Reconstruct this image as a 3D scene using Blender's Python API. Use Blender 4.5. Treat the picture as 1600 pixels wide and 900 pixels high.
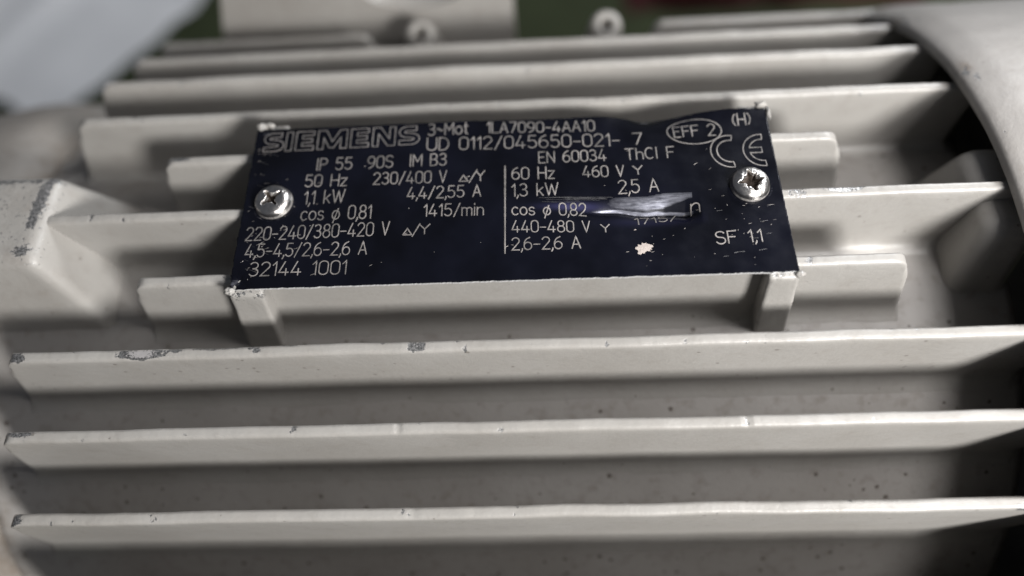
import bpy, bmesh, math, random
from mathutils import Vector, Matrix, noise

random.seed(7)
for o in list(bpy.data.objects):
    bpy.data.objects.remove(o)
scene = bpy.context.scene
COL = scene.collection
MM = 0.001                       # all modelling below is written in millimetres

# ------------------------------------------------------------------ camera
cam_d = bpy.data.cameras.new("camera")
cam = bpy.data.objects.new("camera", cam_d)
COL.objects.link(cam)
CX = Vector((0.99855559, -0.00954875, -0.05287303))      # right
CY = Vector((0.03137827, 0.90246223, 0.42962464))        # up
CZ = Vector((0.04361354, -0.43066315, 0.90145832))       # back
m = Matrix((CX, CY, CZ)).transposed().to_4x4()
m.translation = Vector((5.810, -70.833, 108.273)) * MM
cam.matrix_world = m
cam_d.sensor_width = 36.0
cam_d.lens = 24.3
cam_d.clip_start = 0.005
cam_d.clip_end = 50.0
cam_d.dof.use_dof = True
cam_d.dof.focus_distance = 0.124
cam_d.dof.aperture_fstop = 3.7
scene.camera = cam

# ------------------------------------------------------------------ room light
world = bpy.data.worlds.new("World")
scene.world = world
world.use_nodes = True
wn = world.node_tree.nodes
wn["Background"].inputs[0].default_value = (0.80, 0.86, 1.0, 1)
wn["Background"].inputs[1].default_value = 0.095

lamp_d = bpy.data.lights.new("work_lamp", 'AREA')
lamp_d.shape = 'DISK'
lamp_d.size = 0.11
lamp_d.energy = 3.5
lamp_d.color = (1.0, 0.98, 0.955)
lamp = bpy.data.objects.new("work_lamp", lamp_d)
COL.objects.link(lamp)
LP = Vector((240, -290, 205)) * MM
lamp.location = LP
lamp.rotation_euler = (Vector((0, -5, -10)) * MM - LP).to_track_quat('-Z', 'Y').to_euler()

rear_d = bpy.data.lights.new("rear_fill", 'AREA')  # unseen fill from behind right, kept to brighten cowl and sheet
rear_d.shape = 'DISK'
rear_d.size = 0.36
rear_d.energy = 11.0
rear_d.color = (0.95, 0.975, 1.0)
rear = bpy.data.objects.new("rear_fill", rear_d)
COL.objects.link(rear)
RP = Vector((0.62, 0.70, 0.50)).normalized() * 1.3
rear.location = RP
rear.rotation_euler = (-RP).to_track_quat('-Z', 'Y').to_euler()

top_d = bpy.data.lights.new("overhead_fill", 'AREA')  # unseen overhead light, added close on the right to brighten the groove floors
top_d.shape = 'DISK'
top_d.size = 0.08
top_d.energy = 0.42
top_d.color = (1.0, 0.97, 0.955)
top = bpy.data.objects.new("overhead_fill", top_d)
COL.objects.link(top)
TP = Vector((155, -34, 175)) * MM
top.location = TP
top.rotation_euler = (Vector((125, -34, -10)) * MM - TP).to_track_quat('-Z', 'Y').to_euler()

scene.view_settings.view_transform = 'Standard'
scene.view_settings.look = 'None'
scene.view_settings.exposure = 0.0
scene.view_settings.gamma = 1.0
scene.render.engine = 'CYCLES'

# ------------------------------------------------------------------ motor layout (mm)
ZC = -95.0         # shaft axis height
RB = 76.0          # barrel radius
GROUND = -190.0

# ------------------------------------------------------------------ helpers
def new_mesh(name, verts, faces, mat, parent=None, smooth=True, attrs=None, edges=()):
    me = bpy.data.meshes.new(name)
    me.from_pydata([(v[0] * MM, v[1] * MM, v[2] * MM) for v in verts], edges, faces)
    me.update()
    if attrs:
        for k, vals in attrs.items():
            a = me.attributes.new(k, 'FLOAT', 'POINT')
            a.data.foreach_set('value', vals)
    if smooth:
        me.polygons.foreach_set('use_smooth', [True] * len(me.polygons))
    me.materials.append(mat)
    o = bpy.data.objects.new(name, me)
    COL.objects.link(o)
    put(o, parent)
    return o

def put(o, parent):
    """hang o under parent while its mesh stays in place (meshes are drawn in world mm)."""
    if parent is not None:
        o.parent = parent
        off = Vector((0, 0, 0))
        p = parent
        while p is not None:
            off += Vector(p.location)
            p = p.parent
        o.location = -off

def from_bm(name, bm, mat, parent=None, smooth=True, attr_fn=None, sharp=None):
    bmesh.ops.recalc_face_normals(bm, faces=bm.faces)
    for v in bm.verts:
        pass
    me = bpy.data.meshes.new(name)
    vals = None
    if attr_fn:
        bm.verts.ensure_lookup_table()
        vals = [attr_fn(v.co) for v in bm.verts]
    bmesh.ops.scale(bm, vec=(MM, MM, MM), verts=bm.verts)
    bm.to_mesh(me)
    bm.free()
    if vals:
        for k in vals[0]:
            a = me.attributes.new(k, 'FLOAT', 'POINT')
            a.data.foreach_set('value', [d[k] for d in vals])
    if smooth:
        me.polygons.foreach_set('use_smooth', [True] * len(me.polygons))
    me.materials.append(mat)
    o = bpy.data.objects.new(name, me)
    COL.objects.link(o)
    put(o, parent)
    return o

def fbm(x, y, z, oct=4):
    return noise.fractal(Vector((x, y, z)), 1.0, 2.0, oct)

# ------------------------------------------------------------------ materials
def mat_base(name):
    mt = bpy.data.materials.new(name)
    mt.use_nodes = True
    nt = mt.node_tree
    b = nt.nodes["Principled BSDF"]
    return mt, nt, b

def N(nt, kind, **kw):
    n = nt.nodes.new(kind)
    for k, v in kw.items():
        if k.startswith('i_'):
            n.inputs[k[2:].replace('_', ' ')].default_value = v
        else:
            setattr(n, k, v)
    return n

def mm_coords(nt):
    tc = N(nt, 'ShaderNodeTexCoord')
    mp = N(nt, 'ShaderNodeMapping')
    mp.inputs['Scale'].default_value = (1000, 1000, 1000)
    nt.links.new(tc.outputs['Object'], mp.inputs['Vector'])
    return mp.outputs['Vector']

def noise_n(nt, vec, scale, detail=4, rough=0.55):
    n = N(nt, 'ShaderNodeTexNoise')
    n.inputs['Scale'].default_value = scale
    n.inputs['Detail'].default_value = detail
    n.inputs['Roughness'].default_value = rough
    nt.links.new(vec, n.inputs['Vector'])
    return n.outputs['Fac']

def ramp(nt, fac, p0, p1, c0=(0, 0, 0, 1), c1=(1, 1, 1, 1)):
    r = N(nt, 'ShaderNodeValToRGB')
    r.color_ramp.elements[0].position = p0
    r.color_ramp.elements[1].position = p1
    r.color_ramp.elements[0].color = c0
    r.color_ramp.elements[1].color = c1
    nt.links.new(fac, r.inputs['Fac'])
    return r.outputs['Color']

def mathn(nt, op, a, b=None, clamp=False):
    n = N(nt, 'ShaderNodeMath', operation=op)
    n.use_clamp = clamp
    for i, v in enumerate((a, b)):
        if v is None:
            continue
        if isinstance(v, (int, float)):
            n.inputs[i].default_value = v
        else:
            nt.links.new(v, n.inputs[i])
    return n.outputs[0]

def mix(nt, fac, a, b):
    n = N(nt, 'ShaderNodeMix', data_type='RGBA')
    for s, v in ((0, fac), (6, a), (7, b)):
        if isinstance(v, (int, float)):
            n.inputs[s].default_value = v
        elif isinstance(v, tuple):
            n.inputs[s].default_value = v
        else:
            nt.links.new(v, n.inputs[s])
    return n.outputs[2]

def bump(nt, height, strength, dist, prev=None):
    n = N(nt, 'ShaderNodeBump')
    n.inputs['Strength'].default_value = strength
    n.inputs['Distance'].default_value = dist
    nt.links.new(height, n.inputs['Height'])
    if prev is not None:
        nt.links.new(prev, n.inputs['Normal'])
    return n.outputs['Normal']

def make_paint(name, col, speck=0.5, rough=0.38, grime=0.3, pick_at=0.62, big_speck=0.16):
    """stone grey machine enamel over cast aluminium: orange peel, dust specks, chips, rust."""
    mt, nt, b = mat_base(name)
    v = mm_coords(nt)
    big = noise_n(nt, v, 0.045, 2)
    mid = noise_n(nt, v, 0.35, 3, 0.6)
    c = mix(nt, ramp(nt, big, 0.35, 0.7), (col[0] * .93, col[1] * .92, col[2] * .90, 1), (col[0] * 1.05, col[1] * 1.05, col[2] * 1.04, 1))
    g = ramp(nt, mid, 0.52, 0.85)
    c = mix(nt, mathn(nt, 'MULTIPLY', g, grime), c, (col[0] * .55, col[1] * .5, col[2] * .45, 1))
    # fine dirt specks
    peel0 = noise_n(nt, v, 2.6, 2, 0.7)
    vo = N(nt, 'ShaderNodeTexVoronoi')
    vo.inputs['Scale'].default_value = 0.42
    nt.links.new(v, vo.inputs['Vector'])
    sp = N(nt, 'ShaderNodeSeparateColor')
    nt.links.new(vo.outputs['Color'], sp.inputs[0])
    pick = mathn(nt, 'GREATER_THAN', sp.outputs[0], pick_at)
    size = mathn(nt, 'MULTIPLY', sp.outputs[1], big_speck)
    wob = mathn(nt, 'MULTIPLY', mathn(nt, 'SUBTRACT', peel0, 0.5), 0.22)
    dot = mathn(nt, 'LESS_THAN', mathn(nt, 'ADD', vo.outputs['Distance'], wob), size)
    dots = mathn(nt, 'MULTIPLY', dot, pick)
    c = mix(nt, mathn(nt, 'MULTIPLY', dots, speck), c, (0.07, 0.055, 0.045, 1))
    # rust stain attribute
    ra = N(nt, 'ShaderNodeAttribute', attribute_name='rust')
    rn = mid
    rf = mathn(nt, 'MULTIPLY', ra.outputs['Fac'], ramp(nt, rn, 0.3, 0.6))
    c = mix(nt, rf, c, (0.13, 0.095, 0.065, 1))
    # chips down to bare aluminium
    ca = N(nt, 'ShaderNodeAttribute', attribute_name='chip')
    cn = noise_n(nt, v, 1.1, 3, 0.7)
    cs = mathn(nt, 'ADD', ca.outputs['Fac'], mathn(nt, 'MULTIPLY', mathn(nt, 'SUBTRACT', cn, 0.5), 1.5))
    chip = ramp(nt, cs, 0.50, 0.56)
    has = mathn(nt, 'GREATER_THAN', ca.outputs['Fac'], 0.02)
    chip = mathn(nt, 'MULTIPLY', chip, has)
    mc = mix(nt, ramp(nt, peel0, 0.35, 0.65), (0.13, 0.13, 0.13, 1), (0.46, 0.455, 0.45, 1))
    fresh = mathn(nt, 'MULTIPLY', mathn(nt, 'SUBTRACT', mathn(nt, 'ADD', ca.outputs['Fac'], mathn(nt, 'MULTIPLY', mathn(nt, 'SUBTRACT', peel0, .5), 1.6)), 1.0), 3.0, True)
    mc = mix(nt, fresh, mc, (0.88, 0.84, 0.82, 1))
    c2 = mix(nt, chip, c, mc)
    nt.links.new(c2, b.inputs['Base Color'])
    nt.links.new(mathn(nt, 'MULTIPLY', chip, 0.75), b.inputs['Metallic'])
    rgh = mathn(nt, 'ADD', rough, mathn(nt, 'MULTIPLY', mathn(nt, 'SUBTRACT', mid, 0.5), 0.25))
    nt.links.new(rgh, b.inputs['Roughness'])
    b.inputs['Specular IOR Level'].default_value = 0.5
    peel = noise_n(nt, v, 1.0, 4, 0.72)
    rel = mathn(nt, 'SUBTRACT', peel, mathn(nt, 'MULTIPLY', dots, 0.25))
    rel = mathn(nt, 'SUBTRACT', rel, mathn(nt, 'MULTIPLY', chip, mathn(nt, 'ADD', 0.25, cn)))
    cast = noise_n(nt, v, 0.22, 2, 0.5)
    rel = mathn(nt, 'ADD', rel, mathn(nt, 'MULTIPLY', cast, 0.7))
    n4 = bump(nt, rel, 0.40, 0.00022)
    nt.links.new(n4, b.inputs['Normal'])
    return mt

PAINT = make_paint("stone_grey_enamel", (0.305, 0.295, 0.282))
PAINT_FLOOR = make_paint("stone_grey_dusty_enamel", (0.284, 0.272, 0.262), 0.85, 0.5, 0.8, 0.48, 0.24)
PAINT_COWL = make_paint("stone_grey_cowl_enamel", (0.31, 0.297, 0.287), 0.35, 0.56, 0.2)
PAINT_SHIELD = make_paint("grimy_grey_enamel", (0.22, 0.205, 0.19), 0.5, 0.6, 0.55)

def make_plate():
    mt, nt, b = mat_base("black_anodised_plate")
    v = mm_coords(nt)
    wa = N(nt, 'ShaderNodeAttribute', attribute_name='wear_glint')
    st = N(nt, 'ShaderNodeMapping')
    st.inputs['Scale'].default_value = (0.25, 2.2, 1.0)
    nt.links.new(v, st.inputs['Vector'])
    brushed = noise_n(nt, st.outputs['Vector'], 1.6, 5, 0.7)
    wn_ = noise_n(nt, v, 0.9, 5, 0.7)
    t = mathn(nt, 'ADD', wa.outputs['Fac'], mathn(nt, 'MULTIPLY', mathn(nt, 'SUBTRACT', mathn(nt, 'ADD', mathn(nt, 'MULTIPLY', brushed, .5), mathn(nt, 'MULTIPLY', wn_, .5)), 0.5), 0.5))
    wear_glint = mathn(nt, 'MULTIPLY', ramp(nt, t, 0.36, 0.66), mathn(nt, 'GREATER_THAN', wa.outputs['Fac'], 0.03))
    tint = mix(nt, ramp(nt, noise_n(nt, v, 0.06, 3), 0.35, 0.65), (0.002, 0.0022, 0.0038, 1), (0.0038, 0.0043, 0.0085, 1))
    metal = mix(nt, ramp(nt, brushed, .3, .7), (0.05, 0.052, 0.07, 1), (0.22, 0.225, 0.26, 1))
    sa = N(nt, 'ShaderNodeAttribute', attribute_name='painted_sheen')
    blue = mix(nt, sa.outputs['Fac'], tint, (0.045, 0.045, 0.12, 1))  # bluish reflection mixed into the plate colour
    c = mix(nt, wear_glint, blue, metal)
    nt.links.new(c, b.inputs['Base Color'])
    nt.links.new(mathn(nt, 'MULTIPLY', wear_glint, 0.85), b.inputs['Metallic'])
    smear = ramp(nt, noise_n(nt, v, 0.12, 4, 0.6), 0.35, 0.75)
    r0 = mathn(nt, 'ADD', 0.15, mathn(nt, 'MULTIPLY', smear, 0.16))
    r1 = mathn(nt, 'ADD', r0, mathn(nt, 'MULTIPLY', wear_glint, 0.14))
    nt.links.new(r1, b.inputs['Roughness'])
    b.inputs['Specular IOR Level'].default_value = 0.32
    n1 = bump(nt, noise_n(nt, v, 0.05, 2), 0.2, 0.0008)
    n2 = bump(nt, brushed, 0.10, 0.00005, n1)
    nt.links.new(n2, b.inputs['Normal'])
    return mt
PLATE = make_plate()

def make_simple(name, col, rough=0.5, metal=0.0, nscale=1.0, bstr=0.2, bdist=0.0002, var=0.2, spec=0.5):
    mt, nt, b = mat_base(name)
    v = mm_coords(nt)
    f = noise_n(nt, v, nscale, 5, 0.6)
    c = mix(nt, f, tuple(x * (1 - var) for x in col) + (1,), tuple(min(1, x * (1 + var)) for x in col) + (1,))
    nt.links.new(c, b.inputs['Base Color'])
    b.inputs['Roughness'].default_value = rough
    b.inputs['Metallic'].default_value = metal
    b.inputs['Specular IOR Level'].default_value = spec
    nt.links.new(bump(nt, f, bstr, bdist), b.inputs['Normal'])
    return mt
def make_engrave():
    mt, nt, b = mat_base("engraved_bare_metal")
    v = mm_coords(nt)
    worn = noise_n(nt, v, 0.16, 4, 0.7)
    fine = noise_n(nt, v, 2.4, 3, 0.7)
    k = mathn(nt, 'ADD', mathn(nt, 'MULTIPLY', worn, .7), mathn(nt, 'MULTIPLY', fine, .3))
    c = mix(nt, ramp(nt, k, .36, .60), (0.11, 0.105, 0.10, 1), (0.33, 0.305, 0.29, 1))
    nt.links.new(c, b.inputs['Base Color'])
    b.inputs['Metallic'].default_value = .35
    b.inputs['Roughness'].default_value = .5
    nt.links.new(bump(nt, fine, .3, .00008), b.inputs['Normal'])
    return mt
ENGRAVE = make_engrave()
EDGE = make_simple("sheared_plate_edge", (0.55, 0.55, 0.55), 0.45, 0.3, 1.5, 0.2, 0.0001, 0.15)
SPLASH = make_simple("dried_paint_spot", (0.40, 0.35, 0.32), 0.8, 0.0, 2.0, 0.5, 0.0002, 0.12)
HOLE = make_simple("dark_bore", (0.02, 0.02, 0.02), 0.8, 0.0, 1.0, 0.1, 0.0001, 0.2)
GREEN = make_simple("dark_green_mat", (0.040, 0.050, 0.024), 0.9, 0.0, 0.05, 0.5, 0.002, 0.45, 0.2)
SHEET = make_simple("white_plastic_sheet", (0.86, 0.865, 0.88), 0.38, 0.0, 0.012, 0.25, 0.002, 0.06)
MAROON = make_simple("dark_maroon_cloth", (0.05, 0.010, 0.012), 0.9, 0.0, 0.2, 0.4, 0.001, 0.4, 0.2)

# ------------------------------------------------------------------ the setting
gr = new_mesh("ground", [(-3000, -3000, GROUND), (3000, -3000, GROUND), (3000, 3000, GROUND), (-3000, 3000, GROUND)], [(0, 1, 2, 3)], GREEN, None, False)
gr["kind"] = "structure"

def build_sheet():
    # wrinkled plastic sheet lying behind the left end of the motor
    a = Vector((-268, 178)); ux = Vector((0.60, 0.80)).normalized(); uy = Vector((-0.86, 0.51)).normalized()
    nu, nv, L, Wd = 70, 60, 520, 460
    vs, fs = [], []
    for layer in (0, 1):
        for j in range(nv + 1):
            for i in range(nu + 1):
                s, t = i / nu * L, j / nv * Wd
                e0 = 5 * fbm(s * .02, 3, 1) if j == 0 else 0
                e1 = 5 * fbm(t * .02, 7, 2) if i == 0 else 0
                p = a + ux * (s + e1) + uy * (t + e0)
                h = 3.0 + 3.5 * fbm(s * .011, t * .011, 0.3) + 5.0 * math.exp(-((t - 70 - .15 * s) / 7) ** 2) + 3.5 * math.exp(-((s - 130 + .2 * t) / 9) ** 2)
                h = max(h, 0.6)
                vs.append((p.x, p.y, GROUND + h + (0 if layer == 0 else -0.35)))
    K = (nu + 1) * (nv + 1)
    for j in range(nv):
        for i in range(nu):
            q = j * (nu + 1) + i
            fs.append((q, q + 1, q + nu + 2, q + nu + 1))
            fs.append((K + q, K + q + nu + 1, K + q + nu + 2, K + q + 1))
    o = new_mesh("plastic_sheet", vs, fs, SHEET)
    o["label"] = "pale bluish white plastic sheet lying behind the grey motor"
    o["category"] = "sheet"
build_sheet()

def build_cloth():
    nu, nv = 60, 14
    vs, fs = [], []
    for j in range(nv + 1):
        for i in range(nu + 1):
            s, t = i / nu, j / nv
            x = 60 + 170 * s
            y = 247 + 60 * t + 4 * fbm(s * 5, 0, 3) * (1 - t)
            z = GROUND + 1 + 22 * math.sin(math.pi * min(1, t * 1.0)) ** .7 * (0.7 + .5 * fbm(s * 6, t * 3, 9)) * min(1, 8 * s, 8 * (1 - s))
            vs.append((x, y, max(z, GROUND + .8)))
    for j in range(nv):
        for i in range(nu):
            q = j * (nu + 1) + i
            fs.append((q, q + 1, q + nu + 2, q + nu + 1))
    b0 = len(vs)
    vs += [(v[0], v[1], GROUND + .3) for v in vs[:]]
    for j in range(nv):
        for i in range(nu):
            q = b0 + j * (nu + 1) + i
            fs.append((q, q + nu + 1, q + nu + 2, q + 1))
    o = new_mesh("folded_cloth", vs, fs, MAROON)
    o["label"] = "dark maroon cloth lying on the green ground behind the motor"
    o["category"] = "cloth"
build_cloth()

# ------------------------------------------------------------------ the motor
motor = bpy.data.objects.new("electric_motor", None)
motor.location = (0, 0, GROUND * MM)
COL.objects.link(motor)
motor["label"] = "finned stone grey electric motor with a dented black nameplate"
motor["category"] = "motor"

def lathe(name, prof, mat, parent, seg=160, attr_fn=None, wob=None):
    """prof: (x, r) pairs turned about the shaft axis; closed ends are discs."""
    vs, fs = [], []
    n = len(prof)
    for k in range(seg):
        a = 2 * math.pi * k / seg
        for (x, r) in prof:
            rr = r + (wob(x, r, a) if wob else 0)
            vs.append((x, rr * math.sin(a), ZC + rr * math.cos(a)))
    for k in range(seg):
        k2 = (k + 1) % seg
        for i in range(n - 1):
            fs.append((k * n + i, k * n + i + 1, k2 * n + i + 1, k2 * n + i))
    attrs = None
    if attr_fn:
        d = [attr_fn(*v) for v in vs]
        attrs = {k: [q[k] for q in d] for k in d[0]}
    o = new_mesh(name, vs, fs, mat, parent, True, attrs)
    me = o.data
    bm = bmesh.new(); bm.from_mesh(me); bmesh.ops.recalc_face_normals(bm, faces=bm.faces); bm.to_mesh(me); bm.free()
    return o

def rust_seam(x, y, z):
    d = math.exp(-((x + 110.5) / 1.8) ** 2)
    return {'rust': d * (1 if y > 8 else 0.4), 'chip': 0.0}
lathe("housing_barrel", [(-111, 60)] + [(-111, RB - .6), (-110.4, RB)] + [(-110.4 + i * 1.5, RB) for i in range(1, 140)] + [(100, 60)], PAINT_FLOOR, motor, 200, rust_seam,
      lambda x, r, a: .18 * fbm(x * .05, a * 4, 2))

# end shield (drive side)
def shield_attr(x, y, z):
    return {'rust': 0.35 * max(0, fbm(x * .06, y * .06, z * .06)) + 0.6 * math.exp(-((x + 112) / 1.5) ** 2), 'chip': 0.0}
lathe("end_shield", [(-110.8, 60), (-110.8, 72.5), (-111.2, 73.8), (-111.8, 74.6), (-113, 76.5), (-115, 79.5), (-117.5, 81.8), (-121, 83.0), (-126, 83.4), (-132, 83.2), (-138, 82.2), (-144, 80), (-150, 77), (-158, 72), (-166, 66), (-174, 60), (-180, 40), (-181, 14)],
      PAINT_SHIELD, motor, 180, shield_attr, lambda x, r, a: .5 * fbm(x * .05, a * 5, 4))

# fan cowl
cowl_chips = []
for t in range(46):
    cowl_chips.append((random.gauss(91.3, .9), random.uniform(-45, 80), random.uniform(.4, 1.4), random.random()))
for t in range(16):
    cowl_chips.append((random.uniform(97, 125), random.uniform(-10, 80), random.uniform(.3, .9), random.random()))
def cowl_attr(x, y, z):
    if z < ZC:
        return {'rust': 0.0, 'chip': 0.0}
    c = r = 0.0
    for (cx, cy, s, k) in cowl_chips:
        d = ((x - cx) / (s * .8)) ** 2 + ((y - cy) / (s * 1.5)) ** 2
        if d < 4:
            e = math.exp(-d)
            if k > .45:
                c = max(c, .75 * e)
            else:
                r = max(r, e)
    return {'rust': r, 'chip': c}
prof = [(150, 92), (120, 93.4), (97, 94.0), (91, 94.2), (90.2, 94.4), (90.0, 94.9), (90.0, 95.8), (90.2, 96.25), (90.6, 96.6), (91.3, 97.0)]
prof += [(92 + .7 * i, 97.3 + 1.25 * math.sin(i / 9 * math.pi / 2)) for i in range(10)]
prof += [(99 + 1.2 * i, 98.6 + .012 * i) for i in range(0, 40)] + [(152, 98.8), (180, 97), (188, 92), (192, 78), (192, 10)]
lathe("fan_cowl", prof, PAINT_COWL, motor, 420, cowl_attr, lambda x, r, a: (.22 * fbm(x * .03, a * 6, 5)))

# ---------------- cooling fins
def floor_z(y):
    return ZC + math.sqrt(max(RB * RB - y * y, 100.0))

def cooling_fin(yb, zt, x0, x1, chips=(), flare0=5.0, flare1=5.0, rc0=3.0, rc1=3.0, th=2.2, seed=0, zf=None, nicks=()):
    """cast fin: a thin blade with draft, rounded tip, rounded ends and a root fillet."""
    rr = random.Random(int(seed * 10) + 5)
    chips = list(chips)
    for k_ in range(int((x1 - x0) / 9)):
        c_ = rr.uniform(x0 + 1, x1 - 2)
        lo_ = rr.choice((0.0, 0.0, 0.55, 0.75))
        chips.append((c_, rr.uniform(.15, .55), lo_, lo_ + rr.uniform(.1, .35), rr.uniform(.45, .8)))
    zb = (floor_z(yb - 1) if zf is None else zf) - 1.0
    H = zt - zb
    prof = []     # (y, z) from back root over the tip to the front root
    prof += [(yb + 2.2, zb), (yb + 1.3, zb + 1.4), (yb + .75, zb + 2.6), (yb + .5, zb + H * .4), (yb + .3, zb + H * .7), (yb + .1, zt - 2.2), (yb + .02, zt - .9), (yb - .08, zt - .42), (yb - .30, zt - .12)]
    for k in range(1, 5):
        prof.append((yb - .30 - (th - .75) * k / 5, zt + 0.0))
    prof += [(yb - th + .45, zt - .06), (yb - th + .22, zt - .2), (yb - th + .07, zt - .45), (yb - th - .02, zt - .9), (yb - th - .10, zt - 2.2), (yb - th - .25, zb + H * .7), (yb - th - .45, zb + H * .4), (yb - th - .62, floor_z(yb - th) + 2.4)]
    prof += [(yb - th - a_, floor_z(yb - th - a_) + b_) for a_, b_ in ((.85, 1.5), (1.25, .85), (1.8, .4), (2.5, .12), (3.2, 0.0), (3.8, -.35))]
    n = len(prof)
    steps = max(24, int((x1 - x0) / .55))
    us = [-0.6, -0.35, 0.0] + [i for i in range(steps + 1)] + [steps, steps + .35, steps + .6]
    vs, fs, ch, ru = [], [], [], []
    cols = []
    S = [0.0, .12, .5] + [1.0] * 0
    nx = steps + 5
    for c in range(nx):
        # thickness shrink near both ends gives the rounded end
        if c < 2:
            sh = (0.45, 0.82)[c]; t = 0.0; ex = (0.55, 0.14)[c]; e1 = 0
        elif c >= nx - 2:
            sh = (0.82, 0.45)[c - nx + 2]; t = 1.0; ex = 0; e1 = (0.14, 0.55)[c - nx + 2]
            ex = 0
        else:
            sh = 1.0; t = (c - 2) / (nx - 5); ex = 0; e1 = 0
        for (y, z) in prof:
            d = zt - z
            xa = x0 - flare0 * (d / H) + .6
            xb = x1 + flare1 * (d / H) - .6
            x = xa + (xb - xa) * t
            if c < 2: x -= .6 - ex * 0.0 if c == 0 else .42
            if c >= nx - 2: x += .6 if c == nx - 1 else .42
            zcap = zt
            for dxe, rc in ((x - x0, rc0), (x1 - x, rc1)):
                if dxe < rc:
                    q = min(1.0, (rc - dxe) / rc)
                    zcap = min(zcap, zt - rc * (1 - math.sqrt(max(0.0, 1 - q * q))))
            z = min(z, zcap + .25 * (z - zt))
            ymid = yb - th / 2
            yy = ymid + (y - ymid) * sh
            k = math.exp(-d / 3.0)
            zz = z + k * (.14 * fbm(x * .10, seed, 1) + .02 * fbm(x * .7, seed, 2))
            yy += k * .24 * fbm(x * .05, seed, 3) + k * .02 * fbm(x * .6, seed, 7) + .10 * fbm(x * .035, z * .05, seed + 9)
            cv = 0.0
            for (cx, w, lo, hi, amt) in chips:          # chip: centre x, half width, across-tip range 0 back .. 1 front
                dx = abs(x - cx) / w
                if dx < 1.35:
                    a = (yb - yy) / th
                    dep = d / 1.6
                    da = max(0.0, lo - a, a - hi) * 3.2 + max(0, dep - .55) * 1.2
                    vv = amt * max(0.0, 1.05 - dx ** 1.4 * .72 - da)
                    cv = max(cv, vv)
            if cv > .4:
                zz -= .07 * min(1, cv) * (1 + .9 * fbm(x * 1.3, yy * 1.3, 4))
            for (cx, w, dep) in nicks:
                zz -= dep * math.exp(-((x - cx) / w) ** 2) * k
            vs.append((x, yy, zz)); ch.append(min(1.6, cv)); ru.append(0.0)
    for c in range(nx - 1):
        for i in range(n - 1):
            a = c * n + i
            fs.append((a, a + n, a + n + 1, a + 1))
    fs.append(tuple(range(n - 1, -1, -1))[::-1])
    fs.append(tuple((nx - 1) * n + i for i in range(n - 1, -1, -1)))
    o = new_mesh("cooling_fin", vs, fs, PAINT, motor, True, {'chip': ch, 'rust': ru})
    bm = bmesh.new(); bm.from_mesh(o.data); bmesh.ops.recalc_face_normals(bm, faces=bm.faces); bm.to_mesh(o.data); bm.free()
    return o

# full-length fins: (back edge y, tip z); the tips follow one circle about the shaft
FULL = [(-81.5, -47.0), (-67.5, -29.0), (-53.0, -17.0), (-39.8, -9.5), (-26.4, -5.0), (27.0, -5.0), (41.6, -9.8), (55.6, -17.0)]
fin_chips = {
    -26.4: [(-89.5, 1.9, 0.15, .8, .85), (-66.5, 4.4, .2, .75, 1.5), (-60.5, 2.0, 0, .3, .8), (-53, 5.5, 0.0, .22, .85), (-45.5, 1.6, 0, .55, .8), (-40, 2.4, 0, .12, .7), (-16.7, 1.9, 0, .8, .95), (-80, 6, 0, .1, .45), (44, .4, .1, .9, .5), (-8, .5, .5, 1, .7)],
    -39.8: [(-88.5, 3.2, 0, .45, .8), (-91, 1.0, .4, 1, .6), (-38.5, 1.1, .1, .6, .62), (-62, 10, 0, .06, .42), (40, .6, .2, .9, .6)],
    -53.0: [(-90.6, 2.0, 0, .8, .95), (-65, 1.2, .3, .9, .5), (-20, .6, .0, .5, .6), (86, 2.4, .6, 1, .75), (12, .4, .1, .6, .6)],
    27.0: [(-80, 1.2, 0, .4, .6), (-66, 2, 0, .2, .5)],
    41.6: [(-94, 1.4, 0, 1, .7), (-75, 1.5, 0, .6, .5)],
    55.6: [(-93, 2, 0, 1, .6)],
}
fin_nicks = {-39.8: [(-20, .3, .3), (40, .4, .35)], -53.0: [(-18, .8, .15)]}
for i, (yb, zt) in enumerate(FULL):
    x0 = -92.2 if yb < 0 else (-93.2 if yb < 30 else -94.6)
    cooling_fin(yb, zt, x0, 96.0, fin_chips.get(yb, ()), seed=i * 3.7, flare0=8.0, flare1=0.5, nicks=fin_nicks.get(yb, ()))
# fins interrupted by the nameplate seat
cooling_fin(-13.4, -2.0, -69.6, 70.6, [(-50, 3, 0, .5, .7), (53, 1.2, 0, .8, .6)], seed=40, flare0=5.5, flare1=5.5)
cooling_fin(0.1, -1.0, -91.0, -46.5, [(-80, .5, .2, .7, .7)], seed=43, flare0=1)
cooling_fin(0.1, -1.0, 46.5, 93.0, [(61.5, 4.2, 0, .45, .95), (53, 3, 0, .9, .6)], seed=47, flare1=0.5)
cooling_fin(13.4, -1.8, -69.5, -46.5, [(-66, 3.0, 0, .5, .8)], seed=50, flare0=5.5)
cooling_fin(13.4, -1.8, 46.5, 64.0, [], seed=53, flare1=5.5)
# fin interrupted at the foot bosses
cooling_fin(69.2, -25.4, -94.8, -37.5, [], seed=60)
cooling_fin(69.2, -25.4, 37.0, 95.0, [], seed=63, flare1=0.5)
cooling_fin(81.0, -43.0, -94.0, 95.0, [], seed=66, flare1=0.5)

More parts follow.
